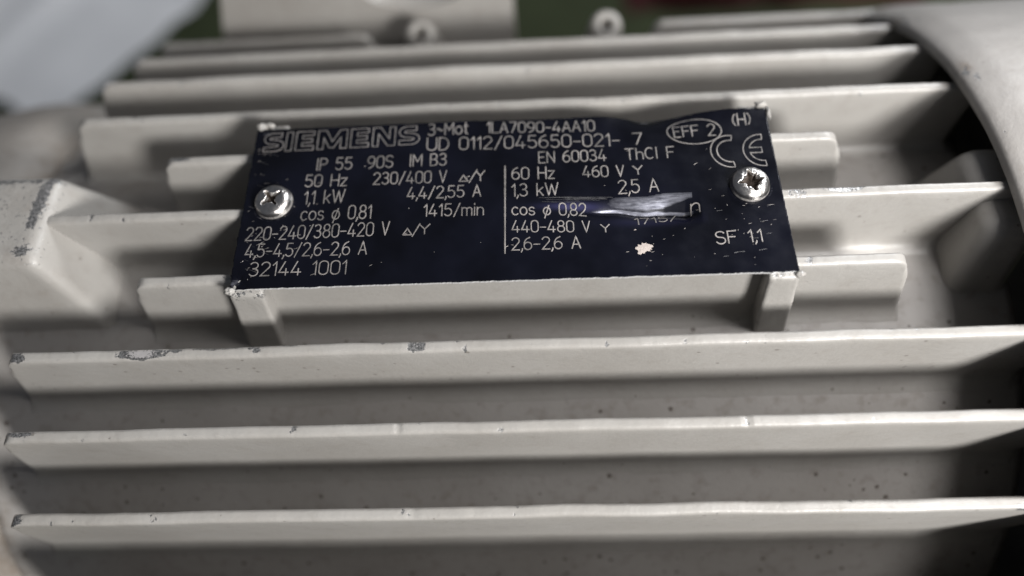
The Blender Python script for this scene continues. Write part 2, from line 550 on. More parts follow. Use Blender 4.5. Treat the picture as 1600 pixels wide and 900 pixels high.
# ---------------- lugs (tapered cast blocks)
def frustum(name, top, zt, base, zb, mat, parent, bev=1.2, cuts=14, attr_fn=None, noise_amp=.12):
    bm = bmesh.new()
    (ax, bx, ay, by), (cx, dx, cy, dy) = top, base
    t = [bm.verts.new(p) for p in ((ax, ay, zt), (bx, ay, zt), (bx, by, zt), (ax, by, zt))]
    q = [bm.verts.new(p) for p in ((cx, cy, zb), (dx, cy, zb), (dx, dy, zb), (cx, dy, zb))]
    bm.faces.new(t); bm.faces.new(q[::-1])
    for i in range(4):
        j = (i + 1) % 4
        bm.faces.new((t[i], q[i], q[j], t[j]))
    bmesh.ops.recalc_face_normals(bm, faces=bm.faces)
    ed = [e for e in bm.edges if not all(v in q for v in e.verts)]
    bmesh.ops.bevel(bm, geom=ed, offset=bev, segments=4, profile=.5, affect='EDGES')
    long_e = [e for e in bm.edges if e.calc_length() > 2.5]
    bmesh.ops.subdivide_edges(bm, edges=long_e, cuts=cuts, use_grid_fill=True)
    bmesh.ops.triangulate(bm, faces=[f for f in bm.faces if len(f.verts) > 4])
    for v in bm.verts:
        v.co += v.normal * noise_amp * fbm(v.co.x * .2, v.co.y * .2, v.co.z * .2)
    return from_bm(name, bm, mat, parent, True, attr_fn)

def lug_attr(co):
    x, y, z = co
    c = 0.0
    if z > -2.5:
        c = max(c, 1.0 * math.exp(-((x + 90.3 - .10 * (y - 3)) / 1.0) ** 2) * (1 if -3 < y < 8.6 else 0))       # worn right-hand edge
        c = max(c, .62 * math.exp(-((y - 7.6) / 1.0) ** 2))
        c = max(c, .95 * math.exp(-(((x + 91.0) / 1.7) ** 2 + ((y + 8.2) / 1.4) ** 2)))
        c = max(c, .8 * math.exp(-(((x + 96.8) / 1.2) ** 2 + ((y + 9.5) / .8) ** 2)))
        c = max(c, .34)
    return {'chip': c, 'rust': .25 * max(0, fbm(x * .15, y * .15, 3)) + .8 * math.exp(-((z + 24) / 2.5) ** 2)}
frustum("mounting_lug", (-122, -88.6, -10.8, 8.6), 0.0, (-124, -81.5, -17.0, 15.0), -26, PAINT, motor, 2.1, 20, lug_attr)

def boss_attr(co):
    return {'chip': 0.0, 'rust': 0.0}
frustum("cowl_boss", (87.2, 97, -8.5, 10.0), -4.0, (85.0, 98, -15, 14), -25, PAINT, motor, 3.0, 10, boss_attr)

# ---------------- nameplate seat: two cast webs under the short sides of the plate
def web_attr(co):
    x, y, z = co
    e = math.exp(-((abs(y - .5) - 18.6) / 1.2) ** 2) * (1 if z > -2.5 else 0)
    return {'chip': .5 * e, 'rust': 0.0}
frustum("plate_bracket", (-50.0, -43.8, -18.6, 19.2), -0.55, (-55.0, -47.5, -20.5, 21), -24, PAINT, motor, .7, 18, web_attr)
frustum("plate_bracket", (44.8, 50.2, -18.6, 19.2), -0.55, (47.5, 54.0, -20.5, 21), -24, PAINT, motor, .7, 18, web_attr)

# ---------------- foot and its bosses on the far side
def foot():
    # cast flange standing behind the fins, pierced by one slotted bolt hole
    out = [(-83.5, -62), (-83.5, -36), (-76, -16), (-72, -4), (-66, 2), (-8, 2), (-1.5, -2), (0.5, -8), (0.2, -62)]
    hole = []
    for k in range(40):
        a = 2 * math.pi * k / 40
        hole.append((-26 + 14.5 * math.cos(a), -20.5 + 7.4 * math.sin(a)))
    bm = bmesh.new()
    def loop(pts, y):
        return [bm.verts.new((x, y, z)) for x, z in pts]
    oo, hh = {}, {}
    for y in (80.0, 85.0):
        oo[y] = loop(out, y); hh[y] = loop(hole, y)
        es = []
        for lp in (oo[y], hh[y]):
            for i in range(len(lp)):
                es.append(bm.edges.new((lp[i], lp[(i + 1) % len(lp)])))
        bmesh.ops.triangle_fill(bm, use_beauty=True, edges=es)
    for d in (oo, hh):
        a, b = d[80.0], d[85.0]
        for i in range(len(a)):
            j = (i + 1) % len(a)
            bm.faces.new((a[i], a[j], b[j], b[i]))
    return from_bm("mounting_foot", bm, PAINT, motor, False, lambda co: {'chip': 0.0, 'rust': 0.12})
foot()

def foot_boss(x):
    """short tapped boss: rounded collar with a bore, leaning out towards the fins"""
    ax = Vector((0, -.42, .91)).normalized()
    e1 = Vector((1, 0, 0)); e2 = ax.cross(e1)
    c0 = Vector((x, 69.5, -28.4))
    vs, fs = [], []
    seg = 44
    prof = [(-22, 5.6), (-3, 4.6), (1.2, 4.3), (2.6, 3.9), (3.4, 3.2), (3.7, 2.4), (3.6, 1.9), (3.1, 1.65), (-4, 1.6), (-4.01, .01)]
    for k in range(seg):
        a = 2 * math.pi * k / seg
        for (h, r) in prof:
            vs.append(tuple(c0 + ax * h + e1 * (r * math.cos(a)) + e2 * (r * math.sin(a))))
    n = len(prof)
    for k in range(seg):
        k2 = (k + 1) % seg
        for i in range(n - 1):
            fs.append((k * n + i, k2 * n + i, k2 * n + i + 1, k * n + i + 1))
    o = new_mesh("foot_boss", vs, fs, PAINT, motor, True, {'chip': [0.0] * len(vs), 'rust': [0.0] * len(vs)})
    bm = bmesh.new(); bm.from_mesh(o.data); bmesh.ops.recalc_face_normals(bm, faces=bm.faces); bm.to_mesh(o.data); bm.free()
foot_boss(-24.2)
foot_boss(24.6)

# ---------------- nameplate
PW, PH, PT = 50.0, 17.65, 0.55
SCREWS = [(-44.3, 0.4), (44.4, 0.4)]
def gouge(x, y):
    """returns depth, bare-metal factor of the tear, with glints and shade painted in"""
    if x < -3 or x > 38 or y > 4 or y < -10:
        return 0.0, 0.0
    t = (x - 0.5) / 33.2                       # 0 at the shallow end, 1 at the deep end
    yl = -3.2 - 1.5 * max(0, t) ** 1.3 + .15 * math.sin(x * .7)      # valley line
    up = 0.55 + 3.3 * max(0.0, t) ** 1.1           # width of the upper wall
    dn = 0.7 + 2.4 * max(0.0, min(t, 1)) ** 1.2
    dep = 1.9 * max(0.0, min(1.0, (t - .26) * 1.7)) ** .9 + .12 * max(0.0, min(1.0, t * 4))
    if t < 0:
        dep = 0
    if t > 0.965:
        dep *= max(0.0, 1 - (t - .965) / .075)
    u = y - yl
    if u >= 0:
        f = max(0.0, 1 - u / up)
        h = f ** 1.55
    else:
        f = max(0.0, 1 + u / dn)
        h = f ** 1.7
    # thrown-up lip
    wear_glint = 0.0
    if -0.02 < t < 1.0:
        fade = min(1, (t + .02) / .06)
        q = u / up
        tail = .16 * math.exp(-((q - .5) / .5) ** 2)                        # thin bluish reflection painted in at the shallow end
        ridge = math.exp(-((u - .12 * up) / (.16 + .20 * t)) ** 2) * min(1, max(0, t - .38) / .16)  # bare-metal streak that also paints the highlight along the valley
        face = (1.0 if .38 < q < 1.0 else max(0, 1 - abs(q - .69) / .31 * .9 + .9)) if .2 < q < 1.04 else 0
        face *= .60 * min(1, max(0, t - .42) / .2)
        hollow = max(0.0, min(1.0, (t - .80) / .18))                        # deep-end pocket: its shade is painted by thinning the bare metal
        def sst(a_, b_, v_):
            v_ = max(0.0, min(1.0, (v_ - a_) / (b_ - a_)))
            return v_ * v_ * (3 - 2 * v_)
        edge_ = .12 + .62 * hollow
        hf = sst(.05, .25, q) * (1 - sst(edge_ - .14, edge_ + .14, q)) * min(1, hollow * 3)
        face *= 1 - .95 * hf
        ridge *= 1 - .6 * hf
        bowl = .24 * max(0, f) * min(1, max(0, t - .45) / .2) if u < 0 else 0
        wear_glint = max(tail, ridge, face, bowl) * fade
    return dep * h, max(0.0, min(1.1, wear_glint))

def plate_h(x, y):
    z = 0.10 * math.sin(x * .06 + 1) * .6
    g, _ = gouge(x, y)
    z -= g
    z += .22 * math.exp(-(((x - 22) / 9) ** 2 + ((y - .9) / 1.3) ** 2))
    z -= .9 * math.exp(-(((x - 23) / 11) ** 2 + ((y + 5.5) / 3.0) ** 2))
    # upper edge knocked down
    e = max(0.0, (y - 12.0) / (PH - 12.0))
    z -= 2.4 * math.exp(-((x - 27.5) / (6.0 if x < 27.5 else 8.5)) ** 2) * e ** 1.7
    z += .5 * math.exp(-((x - 43) / 6) ** 2) * e ** 2
    z -= .5 * math.exp(-((x - 8) / 9) ** 2) * e ** 2
    for sx, sy in SCREWS:
        z -= .30 * math.exp(-((x - sx) ** 2 + (y - sy) ** 2) / 22.0)
    # crushed corner
    d2 = (x + 49) ** 2 + (y + 16.5) ** 2
    if d2 < 30:
        z += math.exp(-d2 / 4.5) * (.35 * fbm(x * .9, y * .9, 6) - .35)
    z += .03 * fbm(x * .08, y * .1, 11)
    return z

def plate_wear_glint(x, y):
    _, w = gouge(x, y)
    el = min(abs(x + PW), abs(x - PW))
    et = min(abs(y + PH), abs(y - PH))
    w = max(w, .42 * math.exp(-el / .3), .22 * math.exp(-et / .2))
    d2 = (x + 49) ** 2 + (y + 16.3) ** 2
    w = max(w, .50 * math.exp(-d2 / 2.6))
    w = max(w, .42 * math.exp(-((x + 48) ** 2 + (y - 16.5) ** 2) / 3))
    for sx, sy in SCREWS:
        r = math.hypot(x - sx, y - sy)
        w = max(w, .36 * math.exp(-((r - 4.0) / .5) ** 2))
    w = max(w, .25 * math.exp(-((x + 46.5) / 3.2) ** 2) * (1 if abs(y) < 16 else 0))
    w = max(w, .24 * math.exp(-((x - 45.5) / 4) ** 2) * math.exp(-((y + 3) / 6) ** 2))
    w = max(w, .6 * math.exp(-(((x - 26.8) / 1.8) ** 2 + ((y - 16.6) / .3) ** 2)))
    return w

def plate_painted_sheen(x, y):  # blue reflection off the bent surface, painted as colour
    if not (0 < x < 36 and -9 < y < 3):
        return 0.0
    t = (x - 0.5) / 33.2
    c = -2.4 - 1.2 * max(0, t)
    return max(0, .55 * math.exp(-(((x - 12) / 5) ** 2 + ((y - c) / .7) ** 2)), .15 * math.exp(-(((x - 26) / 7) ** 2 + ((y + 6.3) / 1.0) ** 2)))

def build_plate():
    nx, ny = 520, 200
    vs, fs, wr, she = [], [], [], []
    def edge_wob(x, y, k):
        return .10 * fbm(x * .5, y * .5, k) + .06 * fbm(x * 2, y * 2, k)
    for layer in (0, 1):
        for j in range(ny + 1):
            for i in range(nx + 1):
                x = -PW + 2 * PW * i / nx
                y = -PH + 2 * PH * j / ny
                xx, yy = x, y
                if j == 0: yy += edge_wob(x, y, 1)
                if j == ny: yy += edge_wob(x, y, 2)
                if i == 0: xx += 2 * edge_wob(x, y, 3)
                if i == nx: xx += edge_wob(x, y, 4)
                z = plate_h(x, y) - (PT if layer else 0)
                vs.append((xx, yy, z)); wr.append(plate_wear_glint(x, y) if layer == 0 else 1.0); she.append(plate_painted_sheen(x, y) if layer == 0 else 0.0)
    K = (nx + 1) * (ny + 1)
    for j in range(ny):
        for i in range(nx):
            q = j * (nx + 1) + i
            fs.append((q, q + 1, q + nx + 2, q + nx + 1))
            fs.append((K + q, K + q + nx + 1, K + q + nx + 2, K + q + 1))
    nface = len(fs)
    for i in range(nx):
        a, b = i, i + 1
        fs.append((b, a, K + a, K + b))
        a, b = ny * (nx + 1) + i, ny * (nx + 1) + i + 1
        fs.append((a, b, K + b, K + a))
    for j in range(ny):
        a, b = j * (nx + 1), (j + 1) * (nx + 1)
        fs.append((a, b, K + b, K + a))
        a, b = a + nx, b + nx
        fs.append((b, a, K + a, K + b))
    o = new_mesh("nameplate", vs, fs, PLATE, motor, True, {'wear_glint': wr, 'painted_sheen': she})
    o.data.materials.append(EDGE)
    idx = [0] * nface + [1] * (len(fs) - nface)
    o.data.polygons.foreach_set('material_index', idx)
    o.data.polygons.foreach_set('use_smooth', [True] * nface + [False] * (len(fs) - nface))
    # split the rim so that the top stays crisp
    o["label"] = "black rectangular nameplate with engraved lettering and a torn dent"
    return o
plate = build_plate()

# ---------------- engraved lettering: a single-stroke engraver's alphabet
def arc(cx, cy, rx, ry, a0, a1, n=10):
    return [(cx + rx * math.cos(math.radians(a0 + (a1 - a0) * i / n)), cy + ry * math.sin(math.radians(a0 + (a1 - a0) * i / n))) for i in range(n + 1)]
G = {}
w = .52
G['0'] = (w, [arc(.26, .74, .26, .26, 0, 180) + arc(.26, .26, .26, .26, 180, 360) + [(.52, .74)]])
G['1'] = (.22, [[(0, .76), (.2, 1), (.2, 0)]])
G['2'] = (w, [arc(.25, .74, .25, .26, 165, -35) + [(0, 0), (.52, 0)]])
G['3'] = (w, [arc(.24, .76, .23, .24, 150, -80) + [(.2, .53)], [(.2, .53), (.28, .53)] + arc(.25, .265, .26, .265, 80, -150)])
G['4'] = (.56, [[(.30, 1), (0, .22), (.56, .22)], [(.40, .48), (.40, 0)]])
G['5'] = (w, [[(.47, 1), (.08, 1), (.04, .56)] + arc(.25, .31, .27, .31, 125, -145)])
G['6'] = (w, [[(.40, 1)] + arc(.42, .42, .42, .55, 115, 180, 6) + [(0, .3)], arc(.26, .30, .26, .30, 0, 360, 20)])
G['7'] = (.5, [[(0, 1), (.5, 1), (.16, 0)]])
G['8'] = (w, [arc(.26, .76, .22, .24, 0, 360, 20), arc(.26, .27, .26, .27, 0, 360, 20)])
G['9'] = (w, [arc(.26, .70, .26, .30, 0, 360, 20), [(.52, .7)] + arc(.10, .58, .42, .55, 0, -65, 6) + [(.12, 0)]])
G['I'] = (.08, [[(.04, 0), (.04, 1)]])
G['P'] = (.5, [[(0, 0), (0, 1), (.26, 1)] + arc(.26, .74, .25, .26, 90, -90) + [(0, .48)]])
G['S'] = (w, [arc(.26, .75, .25, .25, 25, 235) + arc(.26, .25, .26, .27, 60, -155)])
G['H'] = (.56, [[(0, 0), (0, 1)], [(.56, 0), (.56, 1)], [(0, .5), (.56, .5)]])
G['z'] = (.42, [[(0, .66), (.42, .66), (0, 0), (.42, 0)]])
G['k'] = (.42, [[(0, 0), (0, 1)], [(.40, .66), (.02, .28)], [(.14, .4), (.42, 0)]])
G['W'] = (.86, [[(0, 1), (.22, 0), (.43, .9), (.64, 0), (.86, 1)]])
G['c'] = (.46, [arc(.26, .33, .26, .33, 45, 315, 14)])
G['o'] = (.52, [arc(.26, .33, .26, .33, 0, 360, 20)])
G['s'] = (.42, [arc(.21, .49, .19, .17, 25, 240) + arc(.21, .165, .21, .175, 65, -155)])
G['f'] = (.56, [arc(.28, .33, .27, .32, 0, 360, 20), [(.43, .80), (.10, -.26)]])
G['V'] = (.54, [[(0, 1), (.27, 0), (.54, 1)]])
G['A'] = (.58, [[(0, 0), (.29, 1), (.58, 0)], [(.10, .33), (.48, .33)]])
G['U'] = (.58, [[(0, 1), (0, .28)] + arc(.29, .28, .29, .28, 180, 360) + [(.58, 1)]])
G['D'] = (.56, [[(0, 0), (0, 1), (.22, 1)] + arc(.22, .5, .34, .5, 90, -90, 16) + [(0, 0)]])
G['M'] = (.66, [[(0, 0), (0, 1), (.33, .38), (.66, 1), (.66, 0)]])
G['t'] = (.3, [[(.12, .95), (.12, .12), (.2, 0), (.3, 0)], [(0, .66), (.3, .66)]])
G['E'] = (.48, [[(.48, 1), (0, 1), (0, 0), (.48, 0)], [(0, .52), (.40, .52)]])
G['N'] = (.56, [[(0, 0), (0, 1), (.56, 0), (.56, 1)]])
G['T'] = (.56, [[(0, 1), (.56, 1)], [(.28, 1), (.28, 0)]])
G['h'] = (.44, [[(0, 0), (0, 1)], [(0, .42)] + arc(.22, .44, .22, .22, 160, 0, 8) + [(.44, 0)]])
G['C'] = (.56, [arc(.3, .5, .3, .5, 50, 310, 18)])
G['l'] = (.08, [[(.04, 1), (.04, 0)]])
G['F'] = (.48, [[(.48, 1), (0, 1), (0, 0)], [(0, .52), (.40, .52)]])
G['B'] = (.52, [[(0, .52), (.26, .52)] + arc(.26, .76, .22, .24, -90, 90)[0:] + [(0, 1), (0, 0), (.26, 0)] + arc(.26, .26, .26, .26, -90, 90)])
G['m'] = (.72, [[(0, 0), (0, .66)], [(0, .46)] + arc(.18, .48, .18, .18, 160, 0, 7) + [(.36, 0)], [(.36, .46)] + arc(.54, .48, .18, .18, 160, 0, 7) + [(.72, 0)]])
G['i'] = (.06, [[(.03, 0), (.03, .66)], [(.03, .9), (.03, .98)]])
G['n'] = (.44, [[(0, 0), (0, .66)], [(0, .42)] + arc(.22, .44, .22, .22, 160, 0, 8) + [(.44, 0)]])
G['L'] = (.44, [[(0, 1), (0, 0), (.44, 0)]])
G['Y'] = (.5, [[(0, 1), (.25, .5), (.5, 1)], [(.25, .5), (.25, 0)]])
G['~'] = (.46, [arc(.115, .45, .115, .11, 170, 10, 7) + arc(.345, .47, .115, .11, 190, 350, 7)])
G['-'] = (.40, [[(0, .42), (.40, .42)]])
G['/'] = (.42, [[(0, -.08), (.42, 1.02)]])
G[','] = (.12, [[(.10, .08), (.10, 0), (.02, -.18)]])
G['('] = (.2, [arc(.5, .5, .5, .62, 130, 230, 10)])
G[')'] = (.2, [arc(-.3, .5, .5, .62, 50, -50, 10)])
G['^'] = (.62, [[(0, 0), (.31, 1), (.62, 0), (0, 0)]])
G[' '] = (.34, [])

def layout(text, x0, y0, x1, y1, cap):
    """strokes of one line of lettering in plate millimetres"""
    gap = .17
    total, pos = 0.0, []
    for i, chh in enumerate(text):
        if i:
            total += gap
            if chh == ',' or text[i - 1] == ',':
                total -= .07
        pos.append(total)
        total += G[chh][0]
    sx = (x1 - x0) / max(total, .01)
    out = []
    for chh, p in zip(text, pos):
        for st in G[chh][1]:
            out.append([(x0 + (p + a) * sx, y0 + (y1 - y0) * (p + a) / max(total, .01) + b * cap) for a, b in st])
    return out

def resample(pts, step=.35):
    out = [pts[0]]
    for a, b in zip(pts, pts[1:]):
        L = math.hypot(b[0] - a[0], b[1] - a[1])
        n = max(1, int(L / step))
        for k in range(1, n + 1):
            out.append((a[0] + (b[0] - a[0]) * k / n, a[1] + (b[1] - a[1]) * k / n))
    return out

def strokes_object(name, strokes, width, label=None, lift=.02, parent=None, jit=.25):
    vs, fs = [], []
    for si, st in enumerate(strokes):
        p = [st[0]]
        for q in st[1:]:
            if math.hypot(q[0] - p[-1][0], q[1] - p[-1][1]) > 1e-3:
                p.append(q)
        if len(p) < 2:
            continue
        closed = math.hypot(p[0][0] - p[-1][0], p[0][1] - p[-1][1]) < .02
        p = resample(p)
        n = len(p)
        base = len(vs)
        for i in range(n):
            if closed and i in (0, n - 1):
                a, b = p[n - 2], p[1]
            else:
                a, b = p[max(0, i - 1)], p[min(n - 1, i + 1)]
            d = Vector((b[0] - a[0], b[1] - a[1]))
            if d.length < 1e-6:
                d = Vector((1, 0))
            d.normalize()
            nn = Vector((-d.y, d.x))
            # mitre length
            if 0 < i < n - 1:
                d1 = Vector((p[i][0] - p[i - 1][0], p[i][1] - p[i - 1][1])).normalized()
                cs = max(.55, abs(Vector((-d1.y, d1.x)).dot(nn)))
            else:
                cs = 1
            hw = width / 2 / cs * (1 + jit * noise.noise(Vector((p[i][0] * 1.3, p[i][1] * 1.3, 5))))
            x, y = p[i]
            if not closed and i == 0: x -= d.x * width * .4; y -= d.y * width * .4
            if not closed and i == n - 1: x += d.x * width * .4; y += d.y * width * .4
            zz = lift + .004 * (si % 6)
            for s in (1, 0, -1):
                xx, yy = x + nn.x * hw * s, y + nn.y * hw * s
                vs.append((xx, yy, plate_h(xx, yy) + zz + (.035 if s == 0 else 0) + min(.09, .25 * gouge(xx, yy)[0])))
        for i in range(n - 1):
            q = base + 3 * i
            fs.append((q, q + 1, q + 4, q + 3))
            fs.append((q + 1, q + 2, q + 5, q + 4))
    # face up
    fs2 = []
    for f in fs:
        a, b, c = (Vector(vs[f[k]]) for k in (0, 1, 2))
        fs2.append(f if (b - a).cross(c - b).z > 0 else f[::-1])
    o = new_mesh(name, vs, fs2, ENGRAVE, parent or plate, True)
    if label:
        o["label"] = label
    return o

LINES = [
    ("IP 55", -36.95, 7.33, -30.09, 7.31, 2.71), ("90S", -26.98, 7.31, -22.15, 7.38, 2.71), ("IM B3", -18.81, 7.37, -11.79, 7.33, 2.70),
    ("50 Hz", -38.77, 3.64, -30.73, 3.52, 2.65), ("230/400 V", -25.57, 3.58, -11.66, 3.38, 2.64), ("^", -9.24, 3.50, -7.54, 3.48, 1.31),
    ("/", -7.30, 3.33, -5.85, 3.41, 2.47), ("Y", -5.97, 3.41, -4.40, 3.48, 2.18), ("1,1 kW", -38.52, -0.29, -30.86, -0.19, 2.87),
    ("4,4/2,55 A", -18.89, -0.01, -5.09, -0.05, 2.57), ("cos f 0,81", -38.70, -3.77, -25.47, -3.91, 2.90), ("1415/min", -15.58, -3.91, -4.58, -4.10, 2.55),
    ("220-240/380-420 V", -48.48, -7.75, -21.88, -7.59, 2.80), ("^", -19.28, -7.70, -17.63, -7.73, 1.35), ("/", -17.51, -7.90, -16.22, -7.82, 2.30),
    ("Y", -16.23, -7.68, -14.35, -7.63, 2.03), ("4,5-4,5/2,6-2,6 A", -48.04, -11.23, -25.69, -11.42, 2.67), ("32144 1001", -46.73, -15.05, -29.06, -15.30, 2.73),
    ("3~Mot", -15.54, 14.49, -7.74, 14.56, 2.82), ("1LA7090-4AA10", -3.98, 14.55, 16.87, 13.95, 2.66), ("UD 0112/045650-021-", -15.64, 10.96, 21.39, 10.19, 2.91),
    ("7", 24.07, 10.36, 25.77, 10.43, 2.71), ("EN 60034", 5.93, 6.93, 18.61, 6.92, 2.52), ("ThCl F", 22.34, 6.88, 31.45, 7.03, 2.50),
    ("60 Hz", 0.79, 3.45, 8.71, 3.31, 2.61), ("460 V", 14.08, 3.35, 21.68, 3.15, 2.45), ("Y", 23.49, 3.49, 25.15, 3.56, 1.87),
    ("1,3 kW", 0.75, -0.30, 9.28, -0.40, 2.69), ("2,5 A", 20.45, -0.61, 27.72, -0.38, 2.81), ("cos f 0,82", 0.71, -4.30, 14.22, -4.80, 2.48),
    ("440-480 V", 0.68, -7.96, 14.71, -8.39, 2.42), ("Y", 16.77, -8.48, 18.26, -8.40, 1.73), ("2,6-2,6 A", 0.64, -11.64, 12.82, -11.72, 2.49),
    ("1715/", 23.0, -6.9, 30.6, -6.2, 1.75), ("n", 33.35, -5.0, 34.75, -4.8, 2.9), ("SF 1,1", 36.75, -11.75, 44.78, -11.55, 2.45), ("(H)", 43.37, 13.77, 46.68, 14.06, 2.6),
    ("EFF 2", 31.9, 11.63, 39.75, 11.82, 2.7),
]
for (tx, x0, y0, x1, y1, cap) in LINES:
    strokes_object("engraved_text", layout(tx, x0, y0, x1, y1, cap), .22 if tx not in ('EFF 2', '(H)') else .18)

# divider rule, oval, maker's outlined name and conformity mark
strokes_object("divider_line", [[(-0.52, 6.5), (-0.62, -12.24)]], .28)
strokes_object("oval_mark", [arc(35.8, 13.0, 5.15, 3.05, 0, 360, 48)], .18)

def ribbon_outline(center, half):
    n = len(center)
    A, B = [], []
    for i in range(n):
        a, b = center[max(0, i - 1)], center[min(n - 1, i + 1)]
        d = Vector((b[0] - a[0], b[1] - a[1])).normalized()
        A.append((center[i][0] - d.y * half, center[i][1] + d.x * half))
        B.append((center[i][0] + d.y * half, center[i][1] - d.x * half))
    return A + B[::-1] + [A[0]]

def maker_name():
    x0, y0, H = -48.2, 12.15, 4.5
    tot = 30.6
    S_ = [(0, .17), (.55, .17), (.80, .22), (.84, .33), (.76, .43), (.5, .5), (.24, .57), (.16, .68), (.22, .79), (.42, .85), (.98, .85)]
    # units: letter heights are 1, widths in the same unit
    letters = []
    def S(x):
        c = arc(0, 0, 0, 0, 0, 0, 1)
        cen = [(.02, .13), (.45, .13)] + arc(.52, .31, .24, .18, -90, 60, 8) + [(.40, .52)] + arc(.34, .69, .22, .18, 240, 90, 8)[0:] + [(.40, .87), (.74, .87)]
        return [[(x + a, b) for a, b in ribbon_outline(cen, .115)]], .80
    def I(x):
        return [[(x, 0), (x + .26, 0), (x + .26, 1), (x, 1), (x, 0)]], .26
    def E(x):
        t = .22
        p = [(0, 0), (.78, 0), (.78, t), (.27, t), (.27, .40), (.70, .40), (.70, .60), (.27, .60), (.27, 1 - t), (.76, 1 - t), (.76, 1), (0, 1), (0, 0)]
        return [[(x + a, b) for a, b in p]], .78
    def M(x):
        p = [(0, 0), (.25, 0), (.25, .62), (.52, .06), (.72, .06), (1.0, .62), (1.0, 0), (1.26, 0), (1.26, 1), (.95, 1), (.64, .38), (.34, 1), (0, 1), (0, 0)]
        return [[(x + a, b) for a, b in p]], 1.26
    def Nn(x):
        p = [(0, 0), (.24, 0), (.24, .66), (.66, 0), (.96, 0), (.96, 1), (.72, 1), (.72, .36), (.32, 1), (0, 1), (0, 0)]
        return [[(x + a, b) for a, b in p]], .96
    out, x = [], 0
    for f in (S, I, E, M, E, Nn, S):
        st, wd = f(x)
        out += st
        x += wd + .17
    x -= .17
    sx = tot / x
    return [[(x0 + a * sx, y0 + b * H + .012 * a * sx) for a, b in st] for st in out]
strokes_object("maker_name", maker_name(), .17)

def ce_mark():
    def half_ring(cx, cy, ro, ri, a0, a1):
        o = arc(cx, cy, ro, ro, a0, a1, 24); i = arc(cx, cy, ri, ri, a1, a0, 24)
        return o + i + [o[0]]
    cy = 8.05
    C = half_ring(41.9, cy, 3.6, 2.45, 78, 278)
    cx = 47.9
    ro, ri = 3.55, 2.4
    o = arc(cx, cy, ro, ro, 85, 275, 24)
    lower = arc(cx, cy, ri, ri, 275, 194, 12)
    upper = arc(cx, cy, ri, ri, 166, 85, 12)
    E_ = o + lower + [(cx - .1, cy - .58), (cx - .1, cy + .58)] + upper + [o[0]]
    return [C, E_]
strokes_object("conformity_mark", ce_mark(), .18)

# ---------------- peened corners of the cast seat standing round the plate
def seat_burr(x, y, z, rx, ry, rz, seed):
    vs, fs = [], []
    nu, nv = 18, 10
    for j in range(nv + 1):
        b = math.pi * (j / nv - .5)
        for i in range(nu):
            a = 2 * math.pi * i / nu
            d = Vector((math.cos(b) * math.cos(a), math.cos(b) * math.sin(a), math.sin(b)))
            k = 1 + .35 * fbm(d.x * 1.5 + seed, d.y * 1.5, d.z * 1.5)
            vs.append((x + d.x * rx * k, y + d.y * ry * k, z + d.z * rz * k))
    for j in range(nv):
        for i in range(nu):
            i2 = (i + 1) % nu
            fs.append((j * nu + i, j * nu + i2, (j + 1) * nu + i2, (j + 1) * nu + i))
    new_mesh("seat_burr", vs, fs, PAINT, motor, True, {'chip': [.42] * len(vs), 'rust': [0.0] * len(vs)})
seat_burr(-49.2, 18.2, .1, 1.1, .75, .7, 1)
seat_burr(-47.4, 18.4, .2, .9, .55, .6, 2)
seat_burr(49.2, 18.5, .2, 1.3, .6, .7, 3)
seat_burr(50.35, 16.6, -.1, .45, 1.7, .5, 4)
seat_burr(-49.9, -17.9, -.3, .9, .7, .6, 5)
seat_burr(50.2, -17.9, -.5, 1.0, .6, .6, 6)

# ---------------- loose scuffs, flecks and a dried paint spot on the plate
def flecks(name, spots, mat, lift=.03):
    vs, fs = [], []
    for (x, y, rx, ry, rot, n) in spots:
        b = len(vs)
        vs.append((x, y, plate_h(x, y) + lift + .05))
        for k in range(n):
            a = 2 * math.pi * k / n
            r = 1 + random.uniform(-.35, .35)
            dx, dy = rx * r * math.cos(a), ry * r * math.sin(a)
            xx = x + dx * math.cos(rot) - dy * math.sin(rot)
            yy = y + dx * math.sin(rot) + dy * math.cos(rot)
            vs.append((xx, yy, plate_h(xx, yy) + lift))
        for k in range(n):
            fs.append((b, b + 1 + k, b + 1 + (k + 1) % n))
    return new_mesh(name, vs, fs, mat, plate, False)

sp = []
def inside(x, y):
    return abs(x) < PW - .4 and abs(y) < PH - .4
for k in range(140):
    zone = random.random()
    if zone < .30:
        x, y = random.gauss(-47.6, 1.4), random.uniform(-16, 15)
    elif zone < .42:
        x, y = random.gauss(-42, 4.0), random.gauss(-5, 4)
    elif zone < .72:
        x, y = random.gauss(43, 4.5), random.gauss(-4, 5.5)
    elif zone < .85:
        x, y = random.gauss(26, 6), random.gauss(-12, 2.5)
    else:
        x, y = random.uniform(-49, 49), random.uniform(-16.5, 9)
    if not inside(x, y):
        continue
    if any(math.hypot(x - a, y - b) < 3.9 for a, b in SCREWS):
        continue
    L = abs(random.gauss(.10, .28)) + .05
    sp.append((x, y, L, random.uniform(.02, .05) if L > .2 else random.uniform(.03, .07), random.gauss(.2, .25 if L > .2 else .8), 7))
SCRATCH = make_simple("faint_scratch", (0.10, 0.10, 0.105), .45, .4, .8, .2, .0001, .9)
o = flecks("scuff_marks", sp, ENGRAVE)
o["kind"] = "stuff"
spots = [(24.0, -12.1, 1.25, .95, .1, 22), (23.5, -12.6, .8, .6, .6, 14), (24.7, -11.9, .8, .6, -.4, 14)]
sl = []
for k in range(9):
    xa = random.uniform(5, 13); L = random.uniform(5, 13); ya = random.uniform(-1.9, -.7)
    sl.append([(xa + L * q / 6, ya - .035 * L * q / 6 + .25 * math.sin(q * .5 + k) * .3) for q in range(7)])
